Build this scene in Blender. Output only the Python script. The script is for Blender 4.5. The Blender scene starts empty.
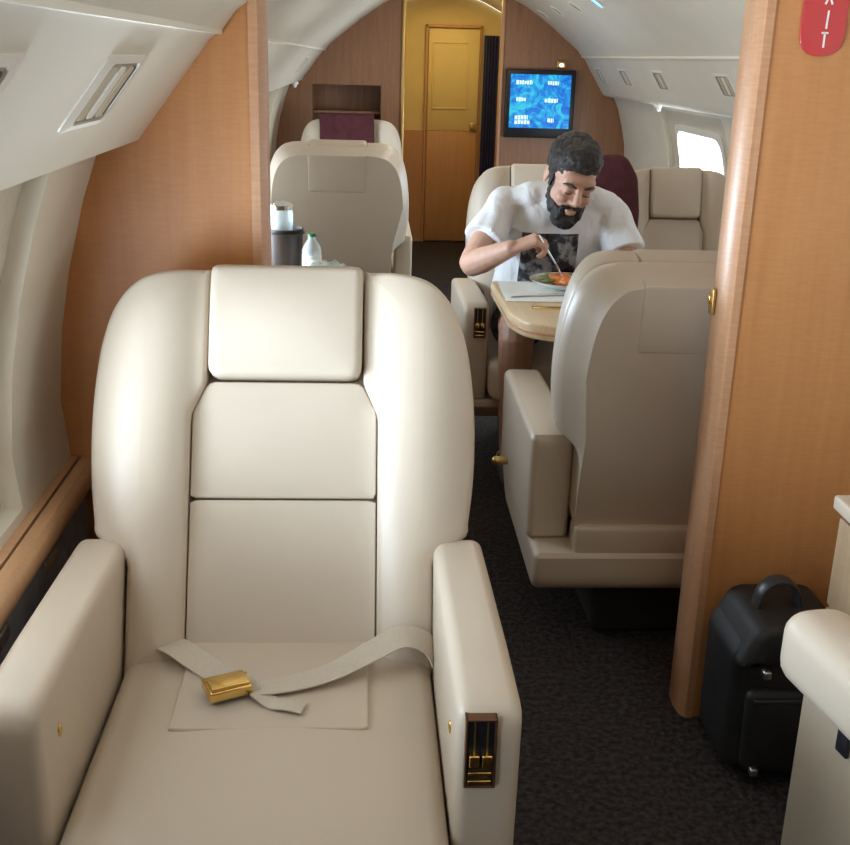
import bpy, bmesh, math, random
from mathutils import Vector, Matrix, noise
random.seed(4)
sc = bpy.context.scene
C = sc.collection
PI = math.pi
R = math.radians
sin, cos = math.sin, math.cos
XC = .57            # centre line of the cabin
YB = 2.06           # front face of the forward bulkheads
YR = 7.4            # rear bulkheads
YE = 8.6            # galley end wall
YF = -1.6           # front wall behind the camera

# ------------------------------------------------------------------ materials
def mat(name, col, rough=.5, metal=0., coat=0., spec=.5):
    m = bpy.data.materials.new(name); m.use_nodes = True
    b = m.node_tree.nodes['Principled BSDF']
    b.inputs['Base Color'].default_value = (*col, 1)
    b.inputs['Roughness'].default_value = rough
    b.inputs['Metallic'].default_value = metal
    b.inputs['Coat Weight'].default_value = coat
    b.inputs['Specular IOR Level'].default_value = spec
    return m, m.node_tree, b

def node(nt, t, **kw):
    n = nt.nodes.new(t)
    for k, v in kw.items():
        if k in n.inputs: n.inputs[k].default_value = v
        else: setattr(n, k, v)
    return n

def coords(nt, scale=(1, 1, 1)):
    tc = node(nt, 'ShaderNodeTexCoord'); mp = node(nt, 'ShaderNodeMapping')
    mp.inputs['Scale'].default_value = scale
    nt.links.new(tc.outputs['Object'], mp.inputs['Vector'])
    return mp.outputs['Vector']

def ramp(nt, fac, stops):
    r = node(nt, 'ShaderNodeValToRGB')
    e = r.color_ramp.elements
    while len(e) < len(stops): e.new(.5)
    for i, (p, c) in enumerate(stops):
        e[i].position = p; e[i].color = (*c, 1)
    nt.links.new(fac, r.inputs['Fac'])
    return r.outputs['Color']

def bump(nt, b, h, strength, dist=.002):
    bp = node(nt, 'ShaderNodeBump', Strength=strength, Distance=dist)
    nt.links.new(h, bp.inputs['Height']); nt.links.new(bp.outputs['Normal'], b.inputs['Normal'])

def noisemat(name, c1, c2, scale, rough=.5, bs=.1, bd=.001, bscale=None, stretch=(1, 1, 1), coat=0., detail=3, spec=.5):
    m, nt, b = mat(name, c1, rough, 0, coat, spec)
    v = coords(nt, stretch)
    n = node(nt, 'ShaderNodeTexNoise', Scale=scale, Detail=detail)
    nt.links.new(v, n.inputs['Vector'])
    nt.links.new(ramp(nt, n.outputs['Fac'], [(.35, c1), (.65, c2)]), b.inputs['Base Color'])
    if bs:
        n2 = node(nt, 'ShaderNodeTexNoise', Scale=bscale or scale, Detail=3)
        nt.links.new(v, n2.inputs['Vector'])
        bump(nt, b, n2.outputs['Fac'], bs, bd)
    return m

def woodmat(name, c1, c2, c3, axis=2, rough=.42, coat=.2, sc_=1.):
    m, nt, b = mat(name, c1, rough, 0, coat)
    b.inputs['Coat Roughness'].default_value = .3
    s = [26 * sc_] * 3; s[axis] = 1.6 * sc_
    v = coords(nt, s)
    n = node(nt, 'ShaderNodeTexNoise', Scale=1.6, Detail=6, Roughness=.6, Distortion=.4)
    nt.links.new(v, n.inputs['Vector'])
    s2 = [30 * sc_] * 3; s2[axis] = 220 * sc_
    v2 = coords(nt, s2)
    n2 = node(nt, 'ShaderNodeTexNoise', Scale=1., Detail=2)
    nt.links.new(v2, n2.inputs['Vector'])
    mx = node(nt, 'ShaderNodeMath', operation='MULTIPLY_ADD')
    mx.inputs[1].default_value = .35
    nt.links.new(n2.outputs['Fac'], mx.inputs[0]); 
    ml = node(nt, 'ShaderNodeMath', operation='MULTIPLY'); ml.inputs[1].default_value = .65
    nt.links.new(n.outputs['Fac'], ml.inputs[0]); nt.links.new(ml.outputs[0], mx.inputs[2])
    nt.links.new(ramp(nt, mx.outputs[0], [(.36, c1), (.5, c2), (.64, c3)]), b.inputs['Base Color'])
    return m

M = {}
M['leather'] = noisemat('cream_leather', (.55, .46, .36), (.59, .495, .39), 3, .42, .12, .0006, 420)
M['leather_dark'] = noisemat('taupe_leather', (.36, .29, .21), (.39, .315, .23), 3, .45, .12, .0006, 420)
M['belt'] = noisemat('belt_webbing', (.52, .45, .36), (.57, .495, .40), 300, .7, .3, .0006, 500)
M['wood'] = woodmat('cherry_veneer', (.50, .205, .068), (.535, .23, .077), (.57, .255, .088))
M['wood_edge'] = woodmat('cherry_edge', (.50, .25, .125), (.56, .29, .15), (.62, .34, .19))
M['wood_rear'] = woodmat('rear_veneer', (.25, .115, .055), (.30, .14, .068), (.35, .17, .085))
M['ledge'] = woodmat('ledge_veneer', (.46, .25, .12), (.52, .29, .15), (.58, .34, .18), axis=1)
M['table'] = woodmat('table_maple', (.60, .43, .24), (.66, .48, .28), (.72, .54, .33), axis=1)
M['panel'] = noisemat('cream_wall_panel', (.67, .605, .50), (.70, .635, .525), 4, .55, .05, .0006, 300)
M['reveal'] = noisemat('window_insert_fabric', (.53, .47, .37), (.58, .51, .41), 60, .75, .2, .0006, 300)
M['side'] = noisemat('grey_side_fabric', (.17, .17, .20), (.235, .235, .27), 30, .8, .3, .001, 300)
M['plastic'] = mat('cream_plastic', (.70, .65, .57), .4)[0]
M['vent_in'] = mat('vent_recess', (.30, .26, .19), .6)[0]
M['lens'] = mat('shaded_tan_lens', (.46, .38, .27), .5)[0]  # brown shading of the panel covers is put into this tan
M['slit'] = mat('dark_slit', (.05, .04, .03), .6)[0]
M['black'] = mat('black_plastic', (.012, .012, .016), .35)[0]
M['navy'] = noisemat('navy_sheet', (.022, .025, .085), (.03, .034, .11), 40, .8, .3, .002, 60)
M['brass'] = mat('polished_brass', (.83, .56, .19), .18, 1.)[0]
M['brass_rough'] = mat('satin_brass', (.62, .42, .16), .35, 1.)[0]
M['bezel'] = mat('dark_bronze', (.16, .075, .035), .3, .6)[0]
M['chrome'] = mat('chrome', (.8, .8, .82), .12, 1.)[0]
M['steel'] = mat('satin_steel', (.55, .55, .58), .3, 1.)[0]
M['red'] = mat('red_sign', (.55, .045, .045), .35, 0, .3)[0]
M['white'] = mat('white_paint', (.85, .80, .76), .5)[0]
M['paper'] = noisemat('white_paper', (.78, .79, .76), (.82, .83, .80), 20, .8, 0)
M['china'] = mat('white_china', (.82, .80, .74), .2, 0, .4)[0]
M['maroon'] = noisemat('maroon_fleece', (.055, .009, .013), (.08, .015, .02), 25, .95, .5, .003, 180)
M['bag'] = noisemat('black_bag_nylon', (.009, .0075, .007), (.015, .013, .012), 20, .6, .4, .001, 600)
M['bagtrim'] = mat('black_bag_trim', (.03, .028, .03), .4)[0]
M['tan'] = woodmat('tan_lacquer', (.36, .24, .14), (.40, .27, .16), (.43, .295, .175))
M['galley'] = noisemat('galley_laminate', (.62, .49, .21), (.66, .52, .23), 6, .5, 0)
M['galley_low'] = woodmat('galley_wood', (.47, .24, .09), (.51, .265, .10), (.55, .29, .115))
M['pedestal'] = mat('dark_pedestal', (.03, .028, .026), .6)[0]
M['skin'] = noisemat('skin', (.50, .285, .20), (.56, .325, .235), 30, .5, .1, .0005, 200)
M['hair'] = noisemat('dark_hair', (.011, .008, .007), (.026, .019, .016), 60, .6, .9, .006, 160, (1, 1, .4))
M['shorts'] = noisemat('dark_patterned_shorts', (.018, .02, .028), (.10, .10, .11), 38, .85, .2, .001, 200)
M['bucket'] = mat('dark_brown_bucket', (.035, .022, .018), .45)[0]
M['green'] = mat('green_cap', (.03, .20, .06), .4)[0]
M['food'] = noisemat('orange_food', (.60, .10, .025), (.75, .30, .06), 60, .4, .8, .004, 60)
M['salad'] = mat('green_leaf', (.16, .22, .06), .5)[0]

# carpet, its brown lightened to take in the haze over the floor
m, nt, b = mat('brown_loop_carpet', (.022, .018, .017), .95, spec=.2)
v = coords(nt, (1, 1, 1))
vo = node(nt, 'ShaderNodeTexVoronoi', Scale=95.); nt.links.new(v, vo.inputs['Vector'])
no = node(nt, 'ShaderNodeTexNoise', Scale=70., Detail=3); nt.links.new(v, no.inputs['Vector'])
nt.links.new(ramp(nt, no.outputs['Fac'], [(.35, (.022, .017, .017)), (.65, (.058, .047, .044))]), b.inputs['Base Color'])
bump(nt, b, vo.outputs['Distance'], .9, .006)
M['carpet'] = m

# thin window glass: mostly clear with a faint reflection
m, nt, b = mat('window_glass', (1, 1, 1), .05)
tr = node(nt, 'ShaderNodeBsdfTransparent'); gl = node(nt, 'ShaderNodeBsdfGlossy', Roughness=.03)
mx = node(nt, 'ShaderNodeMixShader'); mx.inputs[0].default_value = .06
nt.links.new(tr.outputs[0], mx.inputs[1]); nt.links.new(gl.outputs[0], mx.inputs[2])
nt.links.new(mx.outputs[0], nt.nodes['Material Output'].inputs['Surface'])
M['glass'] = m
# clear bottle plastic
m, nt, b = mat('clear_plastic', (.85, .90, .90), .08)
tr = node(nt, 'ShaderNodeBsdfTransparent'); tr.inputs[0].default_value = (.85, .9, .9, 1)
mx = node(nt, 'ShaderNodeMixShader'); mx.inputs[0].default_value = .45
nt.links.new(tr.outputs[0], mx.inputs[1]); nt.links.new(b.outputs[0], mx.inputs[2])
nt.links.new(mx.outputs[0], nt.nodes['Material Output'].inputs['Surface'])
M['clear'] = m

def emit(name, col, s):
    m, nt, b = mat(name, (0, 0, 0), .4)
    b.inputs['Emission Color'].default_value = (*col, 1); b.inputs['Emission Strength'].default_value = s
    return m, nt, b
M['bluelamp'] = emit('blue_lamp', (.15, .45, 1.), 3.)[0]
M['warm_lamp'] = emit('warm_lamp', (1., .78, .45), 3.)[0]
M['text'] = emit('screen_text', (.75, 1., .95), 1.1)[0]
m, nt, b = emit('screen_picture', (0, .2, .8), .9)
v = coords(nt, (14, 14, 14))
no = node(nt, 'ShaderNodeTexNoise', Scale=1., Detail=5, Roughness=.65, Distortion=1.2); nt.links.new(v, no.inputs['Vector'])
nt.links.new(ramp(nt, no.outputs['Fac'], [(.30, (.002, .06, .62)), (.47, (.0, .24, .85)), (.62, (.04, .70, .92))]), b.inputs['Emission Color'])
M['screen'] = m

# white T-shirt with a dark printed picture on the chest (object space = metres from the man's base)
m, nt, b = mat('white_tshirt', (.74, .74, .75), .85, spec=.2)
tc = node(nt, 'ShaderNodeTexCoord'); sx = node(nt, 'ShaderNodeSeparateXYZ'); nt.links.new(tc.outputs['Object'], sx.inputs[0])
def band(src, lo, hi):
    a = node(nt, 'ShaderNodeMath', operation='GREATER_THAN'); a.inputs[1].default_value = lo
    c = node(nt, 'ShaderNodeMath', operation='LESS_THAN'); c.inputs[1].default_value = hi
    nt.links.new(src, a.inputs[0]); nt.links.new(src, c.inputs[0])
    d = node(nt, 'ShaderNodeMath', operation='MULTIPLY'); nt.links.new(a.outputs[0], d.inputs[0]); nt.links.new(c.outputs[0], d.inputs[1])
    return d.outputs[0]
def mul(p, q):
    d = node(nt, 'ShaderNodeMath', operation='MULTIPLY'); nt.links.new(p, d.inputs[0]); nt.links.new(q, d.inputs[1]); return d.outputs[0]
PRINT = dict(x=(-.125, .065), z=(.58, .812), y=(-.42, -.11))
msk = mul(mul(band(sx.outputs['X'], *PRINT['x']), band(sx.outputs['Z'], *PRINT['z'])), band(sx.outputs['Y'], *PRINT['y']))
no = node(nt, 'ShaderNodeTexNoise', Scale=16., Detail=4, Roughness=.6); nt.links.new(tc.outputs['Object'], no.inputs['Vector'])
pc = ramp(nt, no.outputs['Fac'], [(.36, (.012, .012, .018)), (.50, (.06, .058, .065)), (.60, (.36, .35, .35))])
mxc = node(nt, 'ShaderNodeMixRGB'); mxc.inputs[1].default_value = (.74, .74, .75, 1)
nt.links.new(msk, mxc.inputs[0]); nt.links.new(pc, mxc.inputs[2]); nt.links.new(mxc.outputs[0], b.inputs['Base Color'])
n2 = node(nt, 'ShaderNodeTexNoise', Scale=14., Detail=3, Distortion=1.); nt.links.new(tc.outputs['Object'], n2.inputs['Vector'])
bump(nt, b, n2.outputs['Fac'], .5, .02)
M['tshirt'] = m

# ------------------------------------------------------------------ object helpers
def obj(name, bm, m, parent=None, smooth=True, loc=None, recalc=True):
    if recalc: bmesh.ops.recalc_face_normals(bm, faces=bm.faces[:])
    me = bpy.data.meshes.new(name); bm.to_mesh(me); bm.free()
    if smooth:
        me.polygons.foreach_set('use_smooth', [True] * len(me.polygons))
        try: me.set_sharp_from_angle(angle=R(38))
        except Exception: pass
    me.materials.append(m)
    o = bpy.data.objects.new(name, me); C.objects.link(o)
    if parent: o.parent = parent
    if loc: o.location = loc
    return o

def tag(o, label, cat, group=None):
    o['label'] = label; o['category'] = cat
    if group: o['group'] = group
    return o

def thing(name, label, cat, loc=(0, 0, 0), rotz=0, group=None):
    o = bpy.data.objects.new(name, None); C.objects.link(o)
    o.empty_display_size = .1
    o.location = loc; o.rotation_euler = (0, 0, rotz)
    return tag(o, label, cat, group)

def struct(name, bm, m, smooth=False, parent=None):
    o = obj(name, bm, m, parent, smooth)
    if parent is None: o['kind'] = 'structure'
    return o

def B(): return bmesh.new()

def face(bm, vs):
    try: return bm.faces.new(vs)
    except ValueError: return None

def box(bm, x0, x1, y0, y1, z0, z1, bev=0, seg=3, mtx=None):
    vs = [bm.verts.new(p) for p in [(x0,y0,z0),(x1,y0,z0),(x1,y1,z0),(x0,y1,z0),(x0,y0,z1),(x1,y0,z1),(x1,y1,z1),(x0,y1,z1)]]
    fs = [face(bm, [vs[i] for i in q]) for q in [(3,2,1,0),(4,5,6,7),(0,1,5,4),(1,2,6,5),(2,3,7,6),(3,0,4,7)]]
    if mtx is not None: bmesh.ops.transform(bm, matrix=mtx, verts=vs)
    if bev:
        es = list({e for f in fs for e in f.edges})
        bmesh.ops.bevel(bm, geom=es, offset=bev, segments=seg, profile=.5, affect='EDGES', clamp_overlap=True)
    return bm

def rpoly(pts, seg=9):
    """polygon [(x,y,r)] with rounded corners"""
    out = []; n = len(pts)
    for i in range(n):
        x, y = pts[i][:2]; r = pts[i][2] if len(pts[i]) > 2 else 0
        if r <= 0: out.append((x, y)); continue
        p = Vector((x, y)); a = (Vector(pts[i-1][:2]) - p); c = (Vector(pts[(i+1) % n][:2]) - p)
        la, lc = a.length, c.length; a.normalize(); c.normalize()
        ang = a.angle(c)
        t = min(r / math.tan(ang / 2), la * .49, lc * .49)
        s, e = p + a * t, p + c * t
        for k in range(seg + 1):
            u = k / seg
            q = s * (1-u)**2 + p * 2*u*(1-u) + e * u*u
            out.append((q.x, q.y))
    return out

def resample(pts, n):
    P = [Vector(p) for p in pts]; L = [0]
    for i in range(len(P)): L.append(L[-1] + (P[(i+1) % len(P)] - P[i]).length)
    out = []; j = 0
    for k in range(n):
        d = L[-1] * k / n
        while L[j+1] < d: j += 1
        u = (d - L[j]) / max(L[j+1] - L[j], 1e-9)
        out.append(P[j].lerp(P[(j+1) % len(P)], u))
    return out

def rear_x(x, v_, r0):
    a = abs(x)
    if v_ < .38: f_ = min(a, .25 + (.338*(1-r0) - .25) * min(max((v_-.13)/.25, 0), 1))
    else: f_ = a * (1 - r0*min(max((a-.14)/.12, 0), 1))
    return math.copysign(f_, x)

def puff(bm, pts, w0, w1, r, fmap, dome=0, r0=None, n=88, rings=5, nseg=5, back_dome=0, spine=None, chamfer=0):
    """padded panel: outline in (u,v), thickness w0..w1, rounded rims"""
    r0 = r if r0 is None else r0
    P = resample(pts, n)
    area = sum(P[i].x * P[(i+1) % n].y - P[(i+1) % n].x * P[i].y for i in range(n))
    if area < 0: P = P[::-1]
    N = []
    for i in range(n):
        t = P[(i+1) % n] - P[i-1]; t.normalize(); N.append(Vector((-t.y, t.x)))
    cen = sum(P, Vector((0, 0))) / n
    loops = []
    def L(off, w): return [P[i] + N[i] * off for i in range(n)], w
    us = [p.x for p in P]; vs_ = [p.y for p in P]
    bc = Vector(((min(us)+max(us))/2, (min(vs_)+max(vs_))/2)); bh = Vector(((max(us)-min(us))/2, (max(vs_)-min(vs_))/2))
    def dm(p, off, sv):
        if spine: return 1 - (1 - sv)**2
        a_ = 1 - ((p.x-bc.x)/(bh.x-off))**2; b__ = 1 - ((p.y-bc.y)/(bh.y-off))**2
        return max(a_, 0) * max(b__, 0)
    def inner(off, w, sgn, d):
        base = [P[i] + N[i] * off for i in range(n)]; res = []
        for k in range(1, rings + (1 if spine else 0)):
            s = k / rings
            pl = [p.lerp(spine(p) if spine else cen, s) for p in base]
            res.append((pl, [w + sgn * d * dm(p, off, s) for p in pl]))
        return res
    if chamfer:
        base = [Vector((rear_x(p.x, p.y, r0), p.y - .10*r0*max(p.y, 0)/.64)) for p in P]
        seq = [([p.lerp(cen, k/rings) for p in base], w0 - back_dome*(1 - (1 - k/rings)**2)) for k in range(1, rings)][::-1]
    else: seq = inner(r0, w0, -1, back_dome)[::-1]
    for k in range(nseg + 1):
        a = k / nseg * PI / 2
        if chamfer:
            q = 1 - k / nseg; q = q**.85
            seq.append(([Vector((p.x*(1-q) + q*rear_x(p.x, p.y, r0), p.y - .10*r0*q*max(p.y, 0)/.64)) for p in P], w0 + (0 if k == 0 else .004 + chamfer * (1-q))))
        else: seq.append(L(r0 * (1 - sin(a)), w0 + r0 * (1 - cos(a))))
    for k in range(nseg + 1):
        a = k / nseg * PI / 2; seq.append(L(r * (1 - cos(a)), w1 - r + r * sin(a)))
    seq += inner(r, w1, 1, dome)
    V = [[bm.verts.new(fmap(p.x, p.y, w[q_] if isinstance(w, list) else w)) for q_, p in enumerate(pl)] for pl, w in seq]
    for a, c in zip(V, V[1:]):
        for i in range(n): face(bm, [a[i], a[(i+1) % n], c[(i+1) % n], c[i]])
    if spine:
        bmesh.ops.remove_doubles(bm, verts=[v for l in (V[0], V[-1]) for v in l], dist=1e-6)
        return bm
    v0 = bm.verts.new(fmap(cen.x, cen.y, w0 - back_dome)); v1 = bm.verts.new(fmap(cen.x, cen.y, w1 + dome))
    for i in range(n):
        face(bm, [V[0][(i+1) % n], V[0][i], v0]); face(bm, [V[-1][i], V[-1][(i+1) % n], v1])
    return bm

def prism(bm, pts, a, b_, axis='y'):
    """flat polygon extruded along an axis; pts are (x,z) for y, (x,y) for z, (y,z) for x"""
    def P(p, t): return {'y': (p[0], t, p[1]), 'z': (p[0], p[1], t), 'x': (t, p[0], p[1])}[axis]
    A = [bm.verts.new(P(p, a)) for p in pts]; Bv = [bm.verts.new(P(p, b_)) for p in pts]
    n = len(pts)
    face(bm, A); face(bm, Bv[::-1])
    for i in range(n): face(bm, [A[i], Bv[i], Bv[(i+1) % n], A[(i+1) % n]])
    return bm

def tube(bm, pts, rad, n=12, cap=True, ref=None):
    """tube through 3D points; rad float or (ra, rb) per point"""
    P = [Vector(p) for p in pts]; k = len(P)
    if not isinstance(rad, (list, tuple)): rad = [rad] * k
    rings = []; up = Vector(ref) if ref else None
    for i in range(k):
        t = (P[min(i+1, k-1)] - P[max(i-1, 0)]).normalized()
        if up is None: up = Vector((0, 0, 1)) if abs(t.z) < .9 else Vector((1, 0, 0))
        a = (up - t * up.dot(t)).normalized(); c = t.cross(a)
        if not ref: up = a
        ra, rb = rad[i] if isinstance(rad[i], (list, tuple)) else (rad[i], rad[i])
        rings.append([bm.verts.new(P[i] + a * ra * cos(2*PI*j/n) + c * rb * sin(2*PI*j/n)) for j in range(n)])
    for a, c in zip(rings, rings[1:]):
        for j in range(n): face(bm, [a[j], a[(j+1) % n], c[(j+1) % n], c[j]])
    if cap:
        face(bm, rings[0][::-1]); face(bm, rings[-1])
    return bm

def lathe(bm, prof, c=(0, 0, 0), n=24, mtx=None):
    rings = []; vs = []
    for r, z in prof:
        ring = [bm.verts.new((c[0] + max(r, 1e-4) * cos(2*PI*j/n), c[1] + max(r, 1e-4) * sin(2*PI*j/n), c[2] + z)) for j in range(n)]
        rings.append(ring); vs += ring
    for a, d in zip(rings, rings[1:]):
        for j in range(n): face(bm, [a[j], a[(j+1) % n], d[(j+1) % n], d[j]])
    face(bm, rings[0][::-1]); face(bm, rings[-1])
    if mtx is not None: bmesh.ops.transform(bm, matrix=mtx, verts=vs)
    return bm

def ell(bm, c, r, mtx=None, u=20, v=14):
    m4 = Matrix.Translation(c) @ Matrix.Diagonal((*r, 1))
    if mtx is not None: m4 = mtx @ m4
    bmesh.ops.create_uvsphere(bm, u_segments=u, v_segments=v, radius=1, matrix=m4)
    return bm

def capsule(bm, a, b_, ra, rb, n=12):
    a, b_ = Vector(a), Vector(b_); t = (b_ - a).normalized()
    pts = [a - t*ra*.95, a - t*ra*.7, a - t*ra*.3, a, b_, b_ + t*rb*.3, b_ + t*rb*.7, b_ + t*rb*.95]
    tube(bm, pts, [ra*.25, ra*.71, ra*.95, ra, rb, rb*.95, rb*.71, rb*.25], n)

def ribbon(bm, pts, width, th, side=None):
    """flat webbing through points [(pos, sidevector)]"""
    rows = []
    for p, s in pts:
        p = Vector(p); s = Vector(s).normalized(); rows.append((p, s))
    k = len(rows); V = []
    for i, (p, s) in enumerate(rows):
        t = (rows[min(i+1, k-1)][0] - rows[max(i-1, 0)][0]).normalized(); nrm = t.cross(s).normalized()
        s = nrm.cross(t).normalized()
        h = s * width / 2; d = nrm * th / 2
        V.append([bm.verts.new(q) for q in (p - h - d, p + h - d, p + h + d, p - h + d)])
    for a, c in zip(V, V[1:]):
        for j in range(4): face(bm, [a[j], a[(j+1) % 4], c[(j+1) % 4], c[j]])
    face(bm, V[0][::-1]); face(bm, V[-1])
    return bm

def spline(pts, k=8):
    P = [Vector(p) for p in pts]; out = []
    for i in range(len(P) - 1):
        p0, p1, p2, p3 = P[max(i-1, 0)], P[i], P[i+1], P[min(i+2, len(P)-1)]
        for j in range(k):
            t = j / k
            out.append(.5 * ((2*p1) + (p2-p0)*t + (2*p0-5*p1+4*p2-p3)*t*t + (3*p1-p0-3*p2+p3)*t**3))
    out.append(P[-1]); return out

def remesh(bm, vox, smooth=4, disp=None):
    bmesh.ops.recalc_face_normals(bm, faces=bm.faces[:])
    me = bpy.data.meshes.new('tmp'); bm.to_mesh(me); bm.free()
    o = bpy.data.objects.new('tmp', me); C.objects.link(o)
    md = o.modifiers.new('r', 'REMESH'); md.mode = 'VOXEL'; md.voxel_size = vox
    if smooth:
        s = o.modifiers.new('s', 'SMOOTH'); s.iterations = smooth; s.factor = .5
    dg = bpy.context.evaluated_depsgraph_get(); dg.update()
    e = o.evaluated_get(dg); m2 = bpy.data.meshes.new_from_object(e)
    out = bmesh.new(); out.from_mesh(m2)
    bpy.data.objects.remove(o); bpy.data.meshes.remove(me); bpy.data.meshes.remove(m2)
    if disp:
        out.normal_update()
        for v_ in out.verts: v_.co += v_.normal * disp(v_.co)
    return out

# ------------------------------------------------------------------ the cabin shell
PROFS = {-1: [(1.08, 0), (1.12, .3), (1.135, .5), (1.14, .618), (1.15, .716), (1.137, .854), (1.115, .97), (1.08, 1.10), (1.045, 1.197)],
         1: [(1.08, 0), (1.12, .3), (1.14, .5), (1.15, .618), (1.155, .716), (1.145, .854), (1.118, .97), (1.085, 1.08), (1.05, 1.150)]}
VALS = {-1: [(1.045, 1.197), (1.0, 1.200), (.975, 1.207), (.962, 1.225), (.842, 1.382), (.832, 1.390), (.82, 1.390), (.82, 1.398)],
        1: [(1.05, 1.150), (1.01, 1.152), (.985, 1.160), (.970, 1.178), (.842, 1.378), (.832, 1.388), (.82, 1.388), (.82, 1.398)]}
CEIL = [(.82, 1.398), (.795, 1.43), (.72, 1.49), (.6, 1.585), (.45, 1.685), (.3, 1.76), (.15, 1.808), (0, 1.825)]
def hwall(z, s):
    P = PROFS[s]
    for (h0, z0), (h1, z1) in zip(P, P[1:]):
        if z0 <= z <= z1: return h0 + (h1-h0) * (z-z0) / (z1-z0)
    return P[-1][0]
def half_outline(s):
    return PROFS[s] + VALS[s][1:] + CEIL[1:]

bm = B(); box(bm, XC-1.3, XC+1.3, YF-.05, YE+.1, -.06, 0); struct('floor', bm, M['carpet'])

def sheet(name, prof, s, y0, y1, m, thick=.03):
    bm = B()
    ys = [y0, y1]
    rows = [[bm.verts.new((XC + s*h, y, z)) for h, z in prof] for y in ys]
    for i in range(len(prof)-1): face(bm, [rows[0][i], rows[0][i+1], rows[1][i+1], rows[1][i]])
    # outer skin, for thickness
    nrm = []
    for i, (h, z) in enumerate(prof):
        a = prof[max(i-1, 0)]; c = prof[min(i+1, len(prof)-1)]
        t = Vector((c[0]-a[0], c[1]-a[1])).normalized(); nrm.append((t.y, -t.x))
    out = [[bm.verts.new((XC + s*(h + nn[0]*thick), y, z + nn[1]*thick)) for (h, z), nn in zip(prof, nrm)] for y in ys]
    for i in range(len(prof)-1): face(bm, [out[0][i], out[1][i], out[1][i+1], out[0][i+1]])
    for k in range(2):
        for i in range(len(prof)-1): face(bm, [rows[k][i], rows[k][i+1], out[k][i+1], out[k][i]])
    for i in (0, -1): face(bm, [rows[0][i], rows[1][i], out[1][i], out[0][i]])
    return struct(name, bm, m, True)

# ceiling: both halves in one vault
full = [(h, z) for h, z in CEIL] + [(-h, z) for h, z in CEIL[::-1][1:]]
sheet('ceiling', full, 1, YF, YE, M['panel'])
sheet('trim_1', VALS[-1], -1, YF, YE, M['panel'], .02)
sheet('trim_2', VALS[1], 1, YF, YE, M['panel'], .02)

# side walls with windows: (y0, y1, insert z0, z1, glass y0, y1, z0, z1)
def sidewall(name, s, wins):
    ys = sorted({YF, YE} | {round(w[k], 4) for w in wins for k in (0, 1, 4, 5)})
    zs = sorted({p[1] for p in PROFS[s]} | {round(w[k], 4) for w in wins for k in (2, 3, 6, 7)})
    def cls(y, z):
        for w in wins:
            if w[4] < y < w[5] and w[6] < z < w[7]: return None
            if w[0] < y < w[1] and w[2] < z < w[3]: return .035
        return 0.
    bm = B(); bi = B(); cell = {}
    for i in range(len(ys)-1):
        for j in range(len(zs)-1):
            cell[i, j] = cls((ys[i]+ys[i+1])/2, (zs[j]+zs[j+1])/2)
    def P(y, z, o): return (XC + s*(hwall(z, s)+o), y, z)
    def quad(b_, ps): face(b_, [b_.verts.new(p) for p in ps])
    for (i, j), o in cell.items():
        y0, y1, z0, z1 = ys[i], ys[i+1], zs[j], zs[j+1]
        if o is not None:
            quad(bi if o else bm, [P(y0,z0,o), P(y1,z0,o), P(y1,z1,o), P(y0,z1,o)])
            if o == 0: quad(bm, [P(y0,z0,.08), P(y0,z1,.08), P(y1,z1,.08), P(y1,z0,.08)])
        for di, dj, e in ((1, 0, ((y1,z0),(y1,z1))), (0, 1, ((y0,z1),(y1,z1)))):
            o2 = cell.get((i+di, j+dj), o)
            if o2 != o:
                a = .075 if o is None else o; c = .075 if o2 is None else o2
                quad(bm if 0. in (o, o2) else bi, [P(*e[0],a), P(*e[1],a), P(*e[1],c), P(*e[0],c)])
    for b_ in (bm, bi): bmesh.ops.remove_doubles(b_, verts=b_.verts[:], dist=1e-5)
    w = struct(name, bm, M['panel'], True); return w, bi

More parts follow.
